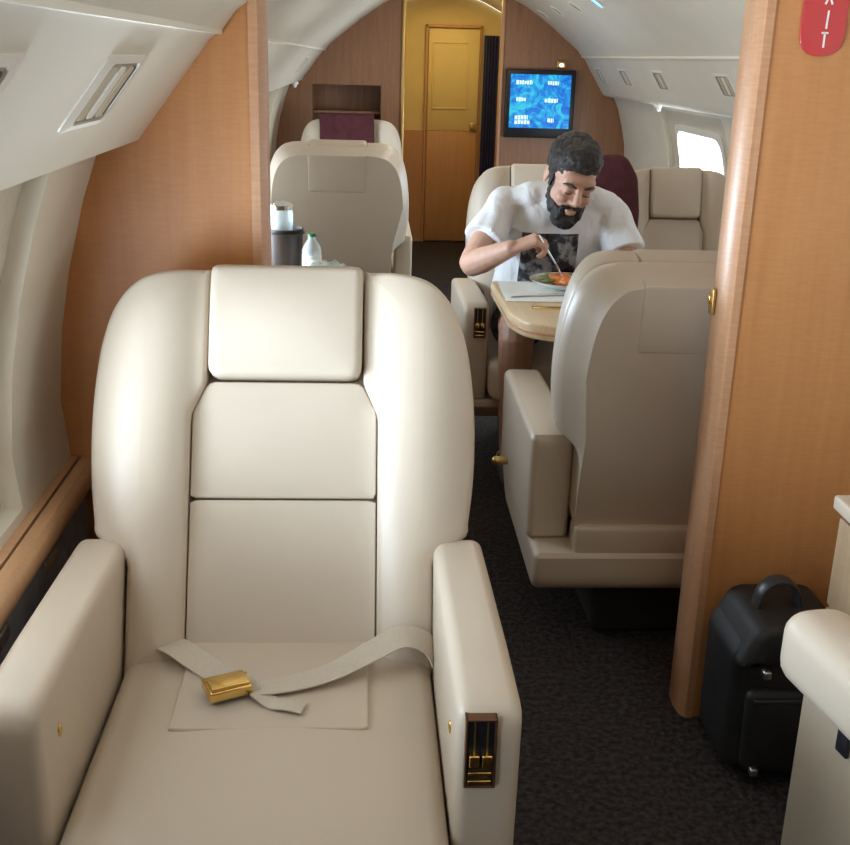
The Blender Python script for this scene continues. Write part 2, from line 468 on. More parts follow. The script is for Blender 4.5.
WL = [(.72, 1.75, .62, 1.18, .98, 1.665, .70, 1.065), (-.45, .55, .62, 1.18, -.32, .42, .66, 1.065),
      (2.9, 3.8, .62, 1.18, 3.02, 3.68, .70, 1.06), (4.3, 5.2, .62, 1.18, 4.42, 5.08, .70, 1.06), (5.6, 6.5, .62, 1.18, 5.72, 6.38, .70, 1.06)]
WR = [(5.15, 6.28, .62, 1.13, 5.33, 6.14, .68, 1.035), (2.5, 3.4, .62, 1.13, 2.62, 3.28, .70, 1.06), (3.8, 4.7, .62, 1.13, 3.92, 4.58, .70, 1.06),
      (.2, 1.1, .62, 1.13, .32, .98, .70, 1.06)]
wn = 0
def window(s, w, bi_owner=None, shade=0.):
    """glass, rounded frame and (partly) lowered shade of one window"""
    global wn; wn += 1
    y0, y1, z0, z1 = w[4:8]
    def fm(o): return lambda u, v_, t: (XC + s*(hwall(v_, s) + o - t), u, v_)
    bm = B()
    n = 72
    out = resample(rpoly([(y0-.02, z0-.02, .05), (y1+.02, z0-.02, .05), (y1+.02, z1+.02, .05), (y0-.02, z1+.02, .05)]), n)
    inn = resample(rpoly([(y0+.012, z0+.012, .10), (y1-.012, z0+.012, .10), (y1-.012, z1-.012, .10), (y0+.012, z1-.012, .10)]), n)
    f = fm(.035); rows = []
    for k, (lp, t) in enumerate([(out, -.003), (out, .006), (inn, .010), (inn, -.03), (out, -.03)]):
        rows.append([bm.verts.new(f(p.x, p.y, t)) for p in lp])
    for a, c in zip(rows, rows[1:] + rows[:1]):
        for i in range(n): face(bm, [a[i], a[(i+1) % n], c[(i+1) % n], c[i]])
    o = struct('window_%d' % wn, bm, M['plastic'], True)
    bm = B()
    vs = [bm.verts.new(fm(.075)(y, z, 0)) for z in (z0, (z0+z1)/2, z1) for y in (y0, y1)]
    for k in (0, 2): face(bm, [vs[k], vs[k+1], vs[k+3], vs[k+2]])
    obj('pane', bm, M['glass'], o, False)
    if shade:
        zs = z1 - shade * (z1 - z0); bm = B()
        for t in (-.025, -.031):
            vs = [bm.verts.new(fm(.035)(y, z, t)) for z in (zs, (zs+z1)/2, z1) for y in (y0, y1)]
            for k in (0, 2): face(bm, [vs[k], vs[k+1], vs[k+3], vs[k+2]])
        obj('shade', bm, M['reveal'], o, False)
    return o
wl, bi = sidewall('wall_left', -1, WL); obj('window_insert', bi, M['reveal'], wl, True)
wr, bi = sidewall('wall_right', 1, WR); obj('window_insert', bi, M['reveal'], wr, True)
window(-1, WL[0]); 
for w in WL[1:]: window(-1, w)
for w in WR: window(1, w)

# end wall behind the camera
def section(x0=None, x1=None, ymargin=0):
    """outline of the cabin cross-section between two x values (ccw)"""
    right = [(XC + h, z) for h, z in half_outline(1)]; left = [(XC - h, z) for h, z in half_outline(-1)]
    poly = left[::-1]  # apex -> left floor
    poly = right[:-1] + poly  # right floor up over apex to left floor
    return poly
def clip(poly, xv, keep_less):
    out = []
    n = len(poly)
    for i in range(n):
        a, c = poly[i], poly[(i+1) % n]
        ia = (a[0] <= xv) == keep_less; ic = (c[0] <= xv) == keep_less
        if ia: out.append(a)
        if ia != ic:
            t = (xv - a[0]) / (c[0] - a[0]); out.append((xv, a[1] + t*(c[1]-a[1])))
    return out
bm = B(); prism(bm, section(), YF-.05, YF); struct('wall_front', bm, M['wood'])

# forward bulkheads either side of the opening
XL, XR = -.203, .728
bm = B(); prism(bm, clip(section(), XL, True), YB, YB+.10); struct('wall_bulkhead_left', bm, M['wood'])
bm = B(); prism(bm, clip(section(), XR, False), YB, YB+.10); struct('wall_bulkhead_right', bm, M['wood'])
def zceil_at(x):
    h = abs(x - XC); best = 1.8
    for (h0, z0), (h1, z1) in zip(CEIL, CEIL[1:]):
        if h1 <= h <= h0: best = z0 + (z1-z0)*(h-h0)/(h1-h0)
    return best
def nosing(name, x, s):
    """rounded wooden edge of a bulkhead, s = direction into the opening"""
    pts = [(x - s*.002, YB-.004), (x + s*.014, YB-.004), (x + s*.024, YB+.012), (x + s*.028, YB+.05), (x + s*.024, YB+.09), (x + s*.014, YB+.106), (x - s*.002, YB+.106)]
    bm = B(); prism(bm, pts, 0, zceil_at(x + s*.02) + .01, 'z'); struct(name, bm, M['wood_edge'], True)
nosing('trim_3', XL, 1); nosing('trim_4', XR, -1)

# small brass latch on the right bulkhead edge
t = thing('door_latch', 'small brass latch set in the wooden edge of the right bulkhead', 'latch', (.6985, 2.125, .915))
bm = B(); box(bm, -.0065, 0, -.012, .012, -.026, .026, .002); obj('plate', bm, M['brass_rough'], t)
bm = B(); box(bm, -.012, -.005, -.006, .006, -.004, .012, .002); obj('bolt', bm, M['brass'], t)

# exit sign
t = thing('exit_sign', 'red pill-shaped EXIT sign on the right wooden bulkhead', 'sign', (.8205, YB, 1.382))
bm = B(); puff(bm, rpoly([(-.0415, 0, .041), (.0415, 0, .041), (.0415, .235, .041), (-.0415, .235, .041)], 10), 0, .005, .002, lambda u, v_, w: (u, -w, v_), n=72)
obj('plate', bm, M['red'], t)
def strokes(segs, th=.0016):
    bm = B()
    for (xa, za), (xb, zb) in segs:
        d = Vector((xb-xa, zb-za)); nn = Vector((-d.y, d.x)).normalized() * th
        q = [(xa+nn.x, za+nn.y), (xb+nn.x, zb+nn.y), (xb-nn.x, zb-nn.y), (xa-nn.x, za-nn.y)]
        prism(bm, q, -.0062, -.0048)
    return bm
lx = .0035
for ch, segs in (('T', [((-.006+lx, .040), (.006+lx, .040)), ((0+lx, .040), (0+lx, .015))]),
                 ('I', [((lx+.001, .047), (lx+.002, .078))]),
                 ('X', [((-.006+lx, .088), (.007+lx, .118)), ((.007+lx, .088), (-.006+lx, .118))]),
                 ('E', [((-.005+lx, .127), (-.005+lx, .157)), ((-.005+lx, .127), (.007+lx, .127)), ((-.005+lx, .142), (.005+lx, .142)), ((-.005+lx, .157), (.007+lx, .157))])):
    obj('letter', strokes(segs), M['white'], t, False)

# side ledge and lower side panel along the left wall (front section)
def strip(name, pts, y0, y1, m):
    bm = B(); prism(bm, pts, y0, y1); return struct(name, bm, m, True)
strip('trim_5', [(-.66, .555), (-.553, .555), (-.553, .602), (-.66, .602)], YF, YB, M['ledge'])
strip('trim_6', [(-.548, .555), (-.525, .555), (-.517, .563), (-.515, .576), (-.518, .592), (-.528, .601), (-.548, .601)], YF, YB, M['ledge'])
strip('wall_left_lower', [(-.60, 0), (-.52, 0), (-.535, .30), (-.550, .545), (-.60, .545)], YF, YB, M['side'])
for k, y in enumerate((1.52, 1.80)):
    bm = B(); box(bm, -.012, .010, -.035, .035, -.012, .012, .004)
    o = obj('panel_latch', bm, M['steel'], None, True, (-.553, y, .50))
    tag(o, ('grey metal latch on the dark side panel close beside the front armrest', 'grey metal latch on the dark side panel by the left bulkhead')[k], 'latch', 'latches on the dark side panel')

# ------------------------------------------------------------------ seats
OUTER = [(.328, .205), (.337, .27), (.341, .35), (.338, .43), (.326, .51), (.302, .575), (.262, .618), (.205, .636), (.1335, .643)]
def outer_curve(): return [(p.x, p.y) for p in spline([(a, b_, 0) for a, b_ in OUTER], 6)]
def outline_back():
    low = rpoly([(.0, -.06), (.25, -.06), (.25, .135, .02), (.30, .167, .03), (.325, .180, .02), (.328, .205), (.0, .205)])
    low = [p for p in low if not (p[0] < .01)]
    r_ = low + outer_curve()[1:]
    return r_ + [(-u, v_) for u, v_ in r_[::-1]]
def outline_bolster():
    low = rpoly([(.0, .205), (.328, .205), (.325, .183, .02), (.30, .167, .03), (.252, .135, .02), (.251, -.05), (.1585, -.05), (.1585, .385, .05), (.1335, .44, .03), (.1335, .56), (.0, .56)])
    low = [p for p in low if p[0] > .01]
    return outer_curve()[::-1][:-1] + low

def make_seat(label, loc, face_aft=False, rot=0, sx=1., recline=26, arms=((-1, .256, .338), (1, .252, .335)), arm_z=.6, arm_front=-.48, arm_back=.06,
              cushion_front=.54, control=None, belt=False, round_arm=False, cover=True, group='cream leather cabin armchairs', zc=.42, stud=False, leather='leather', vs=1., flap=1., skirt=True, edge=.09, hrtop=.650):
    """local frame: seat faces -Y, back hinge front surface at y=0, floor z=0"""
    t = thing('cabin_armchair', label, 'armchair', loc, rot + (PI if face_aft else 0), group)
    LE = M[leather]
    f = R(recline); sf, cf = sin(f), cos(f)
    def bk(u, v_, w):
        kq = .042*min(max((v_-.12)/.08, 0), 1)
        v_ = v_*vs
        u = u*(1 - kq*min(max(abs(u)-.16, 0)/.04, 1))
        tb = min(max((abs(u)-.15)/.185, 0), 1.05)
        w2 = w + (.026*4*tb*(1-tb) - .022*tb*tb + .006) * min(max((w+.07)/.07, 0), 1) - .02*max(0, (v_-.5)/.15)**2
        return (u*sx, v_*sf - w2*cf, zc + v_*cf + w2*sf)
    # backrest shell
    bm = B(); puff(bm, outline_back(), -.150, -.02, .03, bk, 0, edge, n=150, back_dome=.004, chamfer=.085)
    back = obj('backrest', bm, LE, t)
    for s in (-1, 1):
        bm = B(); pts = [(s*u, v_) for u, v_ in outline_bolster()]
        def spn(p, s=s):
            v_ = min(max(p.y, .0), .54)
            q = min(max((v_ - .10)/.14, 0), 1); q = q*q*(3-2*q)
            return Vector((s*(.205 + .040*q), v_))
        puff(bm, pts, -.05, .025, .012, bk, .005, .02, n=150, rings=10, spine=spn)
        obj('side_bolster', bm, LE, back)
    bm = B(); puff(bm, rpoly([(-.13, .448, .022), (.13, .448, .022), (.132, hrtop, .016), (-.132, hrtop, .016)]), -.045, .042, .016, bk, .008, .02)
    obj('headrest', bm, LE, t)
    # head flap folded over the rear
    bm = B(); puff(bm, rpoly([(-.128*flap, .455, .015), (.128*flap, .455, .015), (.13*flap, .634, .01), (-.13*flap, .634, .01)]), -.1545, -.05, .012, bk, 0, .005, back_dome=.004)
    obj('rear_headrest_flap', bm, LE, t)
    bm = B(); puff(bm, rpoly([(-.1565, .2435, .004), (.1565, .2435, .004), (.1565, .392, .035), (.131, .443, .02), (-.131, .443, .02), (-.1565, .392, .035)]), -.05, .012, .0045, bk, .004)
    obj('back_cushion', bm, LE, t)
    bm = B(); puff(bm, rpoly([(-.1565, -.06, .004), (.1565, -.06, .004), (.1565, .2405, .004), (-.1565, .2405, .004)]), -.05, .0125, .0035, bk, .004)
    obj('back_cushion', bm, LE, t)
    # lower rear shroud
    hw = .25*sx
    # seat cushion
    ci = min(a[1] for a in arms) if arms else .25*sx
    cw = ci - .003
    def cu(u, v_, w):
        return (u, -v_, w - .012*max(0, (v_-.42)/.12)**2)
    bm = B(); puff(bm, rpoly([(-cw, -.02, .01), (cw, -.02, .01), (cw, cushion_front, .05), (-cw, cushion_front, .05)]), zc-.12, zc, .028, cu, .012, .02)
    cush = obj('seat_cushion', bm, LE, t)
    bm = B()
    def cu2(u, v_, w): return (u, -v_, w)
    puff(bm, rpoly([(-.145*sx, .012, .004), (.145*sx, .012, .004), (.145*sx, .262, .004), (-.145*sx, .262, .004)]), zc-.01, zc+.0125, .003, cu2, .0015)
    obj('seat_panel', bm, LE, cush)
    # skirt and pedestal
    aw = max([a[2] for a in arms] + [.27*sx]) - .008
    sk = rpoly([(.165, .275, .01), (.165, .172, .06), (-.38, .185, .10), (-.47, .25, .02), (-.47, .275)])
    if skirt:
      bm = B(); puff(bm, sk, -aw, aw, .018, lambda u, v_, w: (w, u, v_))
      obj('base_skirt', bm, LE, t)
    bm = B(); box(bm, -.15*sx, .15*sx, -.34, .04, 0, .22, .02); obj('pedestal', bm, M['pedestal'], t)
    # rear lower panel below the backrest
    bm = B(); box(bm, -hw, hw, .085, .155, .26, zc-.08, .012); obj('rear_shroud', bm, LE, t)
    for s, a0, a1 in arms:
        az = arm_z
        if round_arm:
            pts = rpoly([(arm_back, az-.13, .02), (arm_back, az, .02), (arm_front, az, .06), (arm_front, az-.13, .06)])
            bm = B(); puff(bm, [(u, v_) for u, v_ in rpoly([(s*a0, -arm_back, .01), (s*a1, -arm_back, .01), (s*a1, -arm_front, .048), (s*a0, -arm_front, .048)], 10)], az-.11, az, .035, lambda u, v_, w: (u, -v_, w), .004)
            arm = obj('armrest', bm, LE, t)
            bm = B(); box(bm, min(s*(a0+.01), s*(a1-.02)), max(s*(a0+.01), s*(a1-.02)), arm_front+.06, arm_back, .24, az-.06, .012)
            obj('armrest_panel', bm, M['leather_dark'], arm)
        else:
            pts = rpoly([(arm_back, .272, .01), (arm_back, az-.01, .02), (-.30, az+.004), (arm_front, az+.004, .035), (arm_front+.015, .272, .02)])
            lo, hi = (a0, a1) if s > 0 else (-a1, -a0)
            bm = B(); puff(bm, pts, lo, hi, .018, lambda u, v_, w: (w, u, v_), .002, .018, back_dome=.002)
            arm = obj('armrest', bm, LE, t)
        if stud:
            bm = B(); ell(bm, (s*(a0-.001), arm_front+.08, az-.075), (.003, .006, .010)); obj('stud', bm, M['brass'], arm)
        if control == s and not round_arm:
            ac = s*((a0+a1)/2 - .0115)
            yf = arm_front + .0025
            bm = B()
            # bezel ring around a recess
            zt, zb = az-.008, az-.107; hw_ = .0198
            box(bm, ac-hw_, ac+hw_, yf-.009, yf+.012, zt-.003, zt, .001); box(bm, ac-hw_, ac+hw_, yf-.009, yf+.012, zb, zb+.003, .001)
            box(bm, ac-hw_, ac-hw_+.003, yf-.009, yf+.012, zb, zt, .001); box(bm, ac+hw_-.003, ac+hw_, yf-.009, yf+.012, zb, zt, .001)
            cp = obj('control_panel', bm, M['bezel'], arm)
            bm = B(); box(bm, ac-hw_+.002, ac+hw_-.002, yf-.0045, yf+.010, zb+.002, zt-.002); obj('recess', bm, M['black'], cp, False)
            for d in (-1, 1):
                bm = B(); box(bm, ac+d*.008-.0065, ac+d*.008+.0065, yf-.014, yf-.002, zb+.033, zb+.050, .002); obj('lever', bm, M['brass'], cp)
                bm = B(); box(bm, ac+d*.008-.001, ac+d*.008+.001, yf-.0075, yf-.003, zb+.05, zt-.004); obj('lever_slot', bm, M['brass_rough'], cp, False)
            for k, zz in enumerate((.008, .020)):
                bm = B(); box(bm, ac-.015, ac+.015, yf-.009, yf-.003, zb+zz-.003, zb+zz+.003, .0015); obj('button_bar', bm, M['brass'], cp)
        if control == s and round_arm:
            bm = B(); xx = s*(a1-.02)
            box(bm, min(xx, xx+s*.006), max(xx, xx+s*.006), arm_front+.16, arm_front+.185, az-.135, az-.10, .002); obj('latch', bm, M['black'], arm)
    return t

front = make_seat('large cream leather armchair in the foreground with a brass buckled belt on its seat', (-.131, 1.645, 0), control=1, stud=True)
# lap belt of the front armchair (lies buckled loosely on the cushion); local frame of that seat
def fl(x, y, z): return (x + .131, y - 1.645, z)
zb = .434
bm = B()
pl = spline([fl(-.335, 1.665, .415), fl(-.325, 1.632, .432), fl(-.295, 1.59, .447), fl(-.255, 1.555, .441), fl(-.222, 1.525, .437), fl(-.200, 1.49, .443)])
ribbon(bm, [(p, (.75, .62, .05)) for p in pl], .046, .0022); 
belt = obj('seat_belt', bm, M['belt'], front)
bm = B()
pr = spline([fl(.128, 1.566, .432), fl(.105, 1.578, .462), fl(.065, 1.572, .474), fl(.02, 1.548, .463), fl(-.04, 1.512, .449), fl(-.10, 1.488, .443), fl(-.165, 1.472, .443)])
sd = [(-.15, .75, .65), (-.2, .8, .55), (-.3, .85, .4), (-.3, .9, .25), (-.3, .95, .1), (-.3, .95, .05), (-.3, .95, .03)]
k = len(pr)-1
ribbon(bm, [(p, Vector(sd[min(int(i/k*6), 5)]).lerp(Vector(sd[min(int(i/k*6)+1, 6)]), (i/k*6) % 1)) for i, p in enumerate(pr)], .042, .0022)
obj('seat_belt', bm, M['belt'], front)
bm = B(); pt = spline([fl(-.155, 1.462, .444), fl(-.13, 1.442, .437), fl(-.105, 1.432, .440), fl(-.082, 1.425, .438)])
ribbon(bm, [(p, (.25, .95, .0)) for p in pt], .030, .0022); obj('belt_tail', bm, M['belt'], belt)
mt = Matrix.Translation(fl(-.200, 1.468, .4485)) @ Matrix.Rotation(R(24), 4, 'Z')
bm = B(); box(bm, -.033, .033, -.025, .025, -.008, .010, .004, 3, mt)
bk_ = obj('buckle', bm, M['brass'], front)
bm = B(); box(bm, -.030, .030, -.024, .006, .010, .0165, .003, 3, mt); obj('buckle_flap', bm, M['brass'], bk_)
bm = B(); box(bm, -.034, .034, .008, .012, .009, .0125, .001, 2, mt); obj('buckle_bar', bm, M['brass_rough'], bk_)

seat2 = make_seat('cream leather armchair seen from behind, just past the right bulkhead', (.698, 2.47, 0), True, 0, .81, 12,
          arms=((1, .202, .303), (-1, .202, .303)), arm_z=.545, arm_back=.075, vs=.872, flap=1.12, edge=.18, hrtop=.642)
# small brass recline knob at its aisle side (local frame turned half round)
bm = B(); capsule(bm, (.308, -.30, .335), (.335, -.30, .335), .010, .013); obj('recline_knob', bm, M['brass_rough'], seat2)
seat3 = make_seat('cream leather armchair the seated man occupies', (.64, 3.985, 0), False, 0, .79, 12,
          arms=((-1, .225, .312),), control=-1, arm_z=.6, vs=.91)
seat4 = make_seat('empty cream leather armchair right of the man, below the bright window', (1.148, 3.985, 0), False, 0, .715, 12, arms=((1, .19, .26),), vs=.91)
seat5 = make_seat('cream leather armchair seen from behind, left of the aisle past the bottles', (-.115, 5.08, 0), True, 0, .965, 12, vs=.92)
seat6 = make_seat('farthest cream leather armchair, maroon blanket over its headrest', (-.08, 6.76, 0), False, 0, .955, 12, vs=.92)
seat7 = make_seat('cream armchair cut off at the right edge, only its rounded armrest showing', (1.02, .965, 0), True, R(10), 1., 20,
          arms=((1, .235, .345), (-1, .235, .345)), control=1, round_arm=True, arm_z=.63, arm_front=-.49, skirt=False)

# maroon blankets
def drape(name, label, seat_loc, u0, u1, v0, v1, recl, th=.022, zc=.42, over=.1, sxx=1):
    f = R(recl); sf, cf = sin(f), cos(f)
    bm = B(); rows = []; path = []
    for k in range(9): path.append((v0 + (v1-v0)*k/8, .078))
    for k in range(1, 9):
        a = k/8*PI; path.append((v1 + .03*sin(a), -.045 + .123*cos(a)))
    for k in range(1, 5): path.append((v1 - over*k/4, -.168))
    path = [(v_, w if w > -.1 else -.168) for v_, w in path]
    nu = 14
    for v_, w in path:
        row = []
        for i in range(nu+1):
            u = u0 + (u1-u0)*i/nu
            ww = w + .006*sin(u*60+v_*9) + .004*sin(v_*40+u*20)
            row.append(bm.verts.new((u, v_*sf - ww*cf, zc + v_*cf + ww*sf)))
        rows.append(row)
    for a, c in zip(rows, rows[1:]):
        for i in range(nu): face(bm, [a[i], a[i+1], c[i+1], c[i]])
    bmesh.ops.recalc_face_normals(bm, faces=bm.faces[:])
    bmesh.ops.solidify(bm, geom=bm.faces[:], thickness=th)
    o = obj(name, bm, M['maroon'], None, True, seat_loc)
    return tag(o, label, 'blanket', 'maroon blankets on the seats')
drape('blanket', 'dark maroon blanket draped over the headrest of the farthest armchair', (-.1, 6.76, 0), -.165, .155, .36, .60, 12)
bm = B(); f12 = R(12)
puff(bm, rpoly([(-.10, .10, .03), (.075, .10, .03), (.095, .42), (.085, .545, .06), (.04, .625, .06), (-.06, .625, .06), (-.105, .545, .06), (-.11, .42)]), .05, .105, .022,
     lambda u, v_, w: (u, v_*sin(f12) - w*cos(f12), .42 + v_*cos(f12) + w*sin(f12)), .012)
tag(obj('blanket', bm, M['maroon'], None, True, (.905, 3.985, 0)), 'dark maroon folded blanket propped upright behind the shoulder of the seated man', 'blanket', 'maroon blankets on the seats')

# ------------------------------------------------------------------ table with the meal
TZ = .68
t = thing('folding_table', 'pale wooden cabin table in front of the seated man', 'table', (0, 0, 0))
tp = rpoly([(.415, 3.52, .02), (.415, 3.05, .10), (.445, 2.93, .12), (.56, 2.86, .10), (1.20, 2.86), (1.20, 3.52)], 8)
bm = B(); puff(bm, tp, TZ-.045, TZ, .006, lambda u, v_, w: (u, v_, w), n=140); obj('table_top', bm, M['table'], t)
bm = B(); puff(bm, [(p[0]+ (0.0), p[1]) for p in tp], TZ-.030, TZ-.022, .002, lambda u, v_, w: ((u-.8)*1.004+.8, (v_-3.2)*1.006+3.2, w), n=140); obj('edge_band', bm, M['wood_edge'], t)
bm = B(); box(bm, .49, .60, 3.10, 3.125, TZ-.001, TZ+.004, .002); obj('hinge', bm, M['brass'], t)
bm = B(); box(bm, 1.20, 1.55, 3.0, 3.4, .30, .66, .01); obj('support', bm, M['table'], t)
# paper mat, plate, food, cutlery
bm = B(); puff(bm, rpoly([(.425, 3.195, .004), (.80, 3.195, .004), (.80, 3.50, .004), (.435, 3.50, .004)]), TZ+.0005, TZ+.0025, .0008, lambda u, v_, w: (u, v_, w), n=60)
tag(obj('place_mat', bm, M['paper'], None, True), 'white paper place mat under the plate on the table', 'place mat')
PX, PY = .64, 3.405
bm = B(); lathe(bm, [(.05, 0), (.062, .004), (.085, .010), (.115, .026), (.117, .028), (.113, .028), (.083, .014), (.05, .008), (.001, .008)], (0, 0, 0), 40)
tag(obj('dinner_plate', bm, M['china'], None, True, (PX, PY, TZ+.003)), 'white dinner plate with orange food in front of the man', 'plate')
bm = B()
for k in range(16):
    a = random.random()*2*PI; q = random.random()**.5*.055
    ell(bm, (q*cos(a)+.012, q*sin(a), .018+random.random()*.012), (.022+.01*random.random(), .018+.01*random.random(), .012), None, 10, 8)
bm = remesh(bm, .004, 2)
tag(obj('food_portion', bm, M['food'], None, True, (PX, PY, TZ+.003)), 'orange sauced food heaped on the white dinner plate', 'food')['kind'] = 'stuff'
bm = B()
for k in range(6):
    a = 1.2+k*.5; ell(bm, (.07*cos(a), .07*sin(a), .030), (.022, .014, .005), None, 10, 8)
bm = remesh(bm, .003, 2)
o = tag(obj('lettuce_garnish', bm, M['salad'], None, True, (PX, PY, TZ+.003)), 'green lettuce at the back of the orange food on the plate', 'garnish'); o['kind'] = 'stuff'
# table knife lying on the mat
t = thing('table_knife', 'steel table knife lying on the paper mat before the plate', 'knife', (.545, 3.275, TZ+.0032), R(14))
bm = B(); prism(bm, rpoly([(-.11, -.008, .004), (-.01, -.009, .002), (-.01, .007, .002), (-.09, .007, .006)]), 0, .0015, 'z'); obj('blade', bm, M['steel'], t, False)
bm = B(); box(bm, -.012, .08, -.007, .006, 0, .005, .002); obj('handle', bm, M['chrome'], t)

# ------------------------------------------------------------------ the man
MB = Vector((.66, 3.88, 0))
man = thing('person', 'seated person in a white T-shirt with dark chest print, eating from the plate', 'person', MB)
def L_(p): return Vector(p) - MB
HM = Matrix.Translation(L_((.680, 3.655, .995))) @ Matrix.Rotation(R(9), 4, 'Y') @ Matrix.Rotation(R(10), 4, 'Z') @ Matrix.Rotation(R(26), 4, 'X') @ Matrix.Scale(1.04, 4)
def hp(p): return HM @ Vector(p)
sR, eR, wR = (.478, 3.775, .895), (.352, 3.600, .715), (.458, 3.395, .806)
sL, eL, wL = (.845, 3.775, .880), (.905, 3.65, .690), (.80, 3.43, .715)
bm = B()
# head
ell(bm, (0, .02, .035), (.076, .096, .082), HM); ell(bm, (0, -.028, -.030), (.064, .066, .074), HM)
ell(bm, (0, -.045, -.088), (.036, .038, .028), HM)
ell(bm, (0, -.066, .03), (.056, .026, .04), HM)
tube(bm, [hp((0, -.088, .028)), hp((0, -.098, .008)), hp((0, -.113, -.018)), hp((0, -.100, -.030))], [.008, .010, .0135, .010], 12)
for s in (-1, 1):
    ell(bm, (s*.012, -.100, -.024), (.008, .010, .007), HM)
    ell(bm, (s*.030, -.084, .024), (.022, .010, .007), HM)
    ell(bm, (s*.036, -.072, -.022), (.022, .020, .018), HM)
    ell(bm, (s*.031, -.080, .006), (.014, .010, .009), HM)
    ell(bm, (s*.076, .020, -.005), (.008, .018, .030), HM)
ell(bm, (0, -.093, -.058), (.022, .008, .006), HM); ell(bm, (0, -.092, -.068), (.019, .008, .006), HM)
# neck and trunk
tube(bm, [L_((.672, 3.80, .90)), L_((.680, 3.755, .945)), hp((0, .02, -.05)), hp((0, .01, 0))], [.068, .060, .058, .055], 16)
trunk = [((.66, 3.93, .47), .165, .13), ((.66, 3.91, .56), .165, .125), ((.66, 3.875, .66), .16, .12), ((.663, 3.835, .76), .175, .115), ((.668, 3.80, .84), .175, .10), ((.67, 3.785, .90), .14, .075), ((.672, 3.775, .93), .07, .05)]
tube(bm, [L_(c) for c, a, d in trunk], [(a, d) for c, a, d in trunk], 24, True, (1, 0, 0))
# arms
def limb(bm, pts, rad, k=5, n=14):
    P = []; Rr = []
    for i in range(len(pts)-1):
        for j in range(k):
            u = j/k; P.append(Vector(pts[i]).lerp(Vector(pts[i+1]), u)); Rr.append(rad[i]+(rad[i+1]-rad[i])*u)
    P.append(Vector(pts[-1])); Rr.append(rad[-1]); 
    P = [P[0]] + [(P[i-1]+2*P[i]+P[i+1])/4 for i in range(1, len(P)-1)] + [P[-1]]
    tube(bm, P, Rr, n); ell(bm, P[0], (Rr[0],)*3); ell(bm, P[-1], (Rr[-1],)*3)
mid = lambda a, b_, u: Vector(a).lerp(Vector(b_), u)
for s_, e_, w_ in ((sR, eR, wR), (sL, eL, wL)):
    limb(bm, [L_(s_), L_(mid(s_, e_, .5)), L_(e_), L_(mid(e_, w_, .3)), L_(w_)], [.042, .046, .041, .043, .027])
# hands: palm, four fingers and a thumb each
def hand(bm, wrist, d, pn, th, curl, flex=0):
    """d: direction wrist->knuckles, pn: palm normal (inner side), th: thumb side"""
    d = Vector(d).normalized(); pn = Vector(pn); pn = (pn - d*pn.dot(d)).normalized(); th = d.cross(pn) * th
    w = Vector(wrist); pal = w + d*.045
    for a in (-.026, -.009, .009, .026):
        capsule(bm, w + th*a*.6 + d*.005, w + th*a + d*.082, .013, .011)
    lens = [(.026, .036, .024, .018), (.009, .042, .027, .019), (-.009, .039, .025, .018), (-.026, .030, .019, .016)]
    for i, (a, l1, l2, l3) in enumerate(lens):
        p = w + th*a + d*.084; ang = 0
        for l, c in zip((l1, l2, l3), curl):
            ang += R(c); q = p + (d*cos(ang) + pn*sin(ang))*l
            capsule(bm, p, q, .0088 - .0004*i, .0078 - .0004*i, 10); p = q
    p = w + th*.022 + d*.022 + pn*.008
    q = p + (th*.75 + d*.5 + pn*.35).normalized()*.040; r_ = q + (d*.75 + pn*.75 + th*.05).normalized()*.032; s_ = r_ + (d*.6 + pn*.7 - th*.45).normalized()*.024
    capsule(bm, p, q, .014, .0105, 10); capsule(bm, q, r_, .0105, .0092, 10); capsule(bm, r_, s_, .0092, .0078, 10)
hand(bm, L_(wR), (.80, -.18, .34), (.42, .25, -.88), 1, (58, 70, 45))
hand(bm, L_(wL), (-.75, -.45, -.05), (0, 0, -1), 1, (12, 16, 12))
# legs
for s, kn, an in ((-1, (.497, 3.44, .535), (.505, 3.50, .10)), (1, (.83, 3.43, .535), (.82, 3.50, .10))):
    hip = (.66 + s*.09, 3.88, .525)
    limb(bm, [L_(hip), L_(mid(hip, kn, .5)), L_(kn), L_(mid(kn, an, .35)), L_(an)], [.088, .076, .060, .056, .038])
    a = Vector(an)
    limb(bm, [L_((a.x, a.y+.04, .055)), L_((a.x, a.y-.06, .052)), L_((a.x, a.y-.16, .030))], [.045, .042, .028])
body = obj('body', remesh(bm, .0045, 3), M['skin'], man)
# shirt
bm = B()
sh = [((.66, 3.925, .475), .195, .155), ((.66, 3.90, .55), .20, .158), ((.66, 3.87, .65), .192, .150), ((.663, 3.825, .76), .198, .142), ((.668, 3.79, .84), .198, .122), ((.671, 3.778, .895), .165, .095), ((.674, 3.765, .932), .095, .075), ((.678, 3.757, .945), .080, .070)]
tube(bm, [L_(c) for c, a, d in sh], [(a, d) for c, a, d in sh], 28, True, (1, 0, 0))
for s_, e_, u in ((sR, eR, .60), (sL, eL, .68)):
    q = mid(s_, e_, u)
    s2 = Vector(s_) + Vector((.0, .0, .0))
    P = [L_(mid(s_, e_, k)) for k in (-.12, 0, .2, .4, u)]
    tube(bm, P, [.050, .060, .063, .066, .071], 18)
    ell(bm, L_(s_), (.060, .060, .054))
    tube(bm, [L_(s_) + Vector((0, 0, .004)), L_(mid(s_, (.672, 3.77, .925), .5)) + Vector((0, 0, .004)), L_((.672, 3.77, .932))], [.056, .060, .062], 16)
def fold(co):
    return .0035*sin(co.x*52 + 3*noise.noise(co*9)) * (1 if co.z > .5 else .6) + .006*noise.noise(co*7)
shirt = obj('tshirt', remesh(bm, .006, 3, fold), M['tshirt'], man)
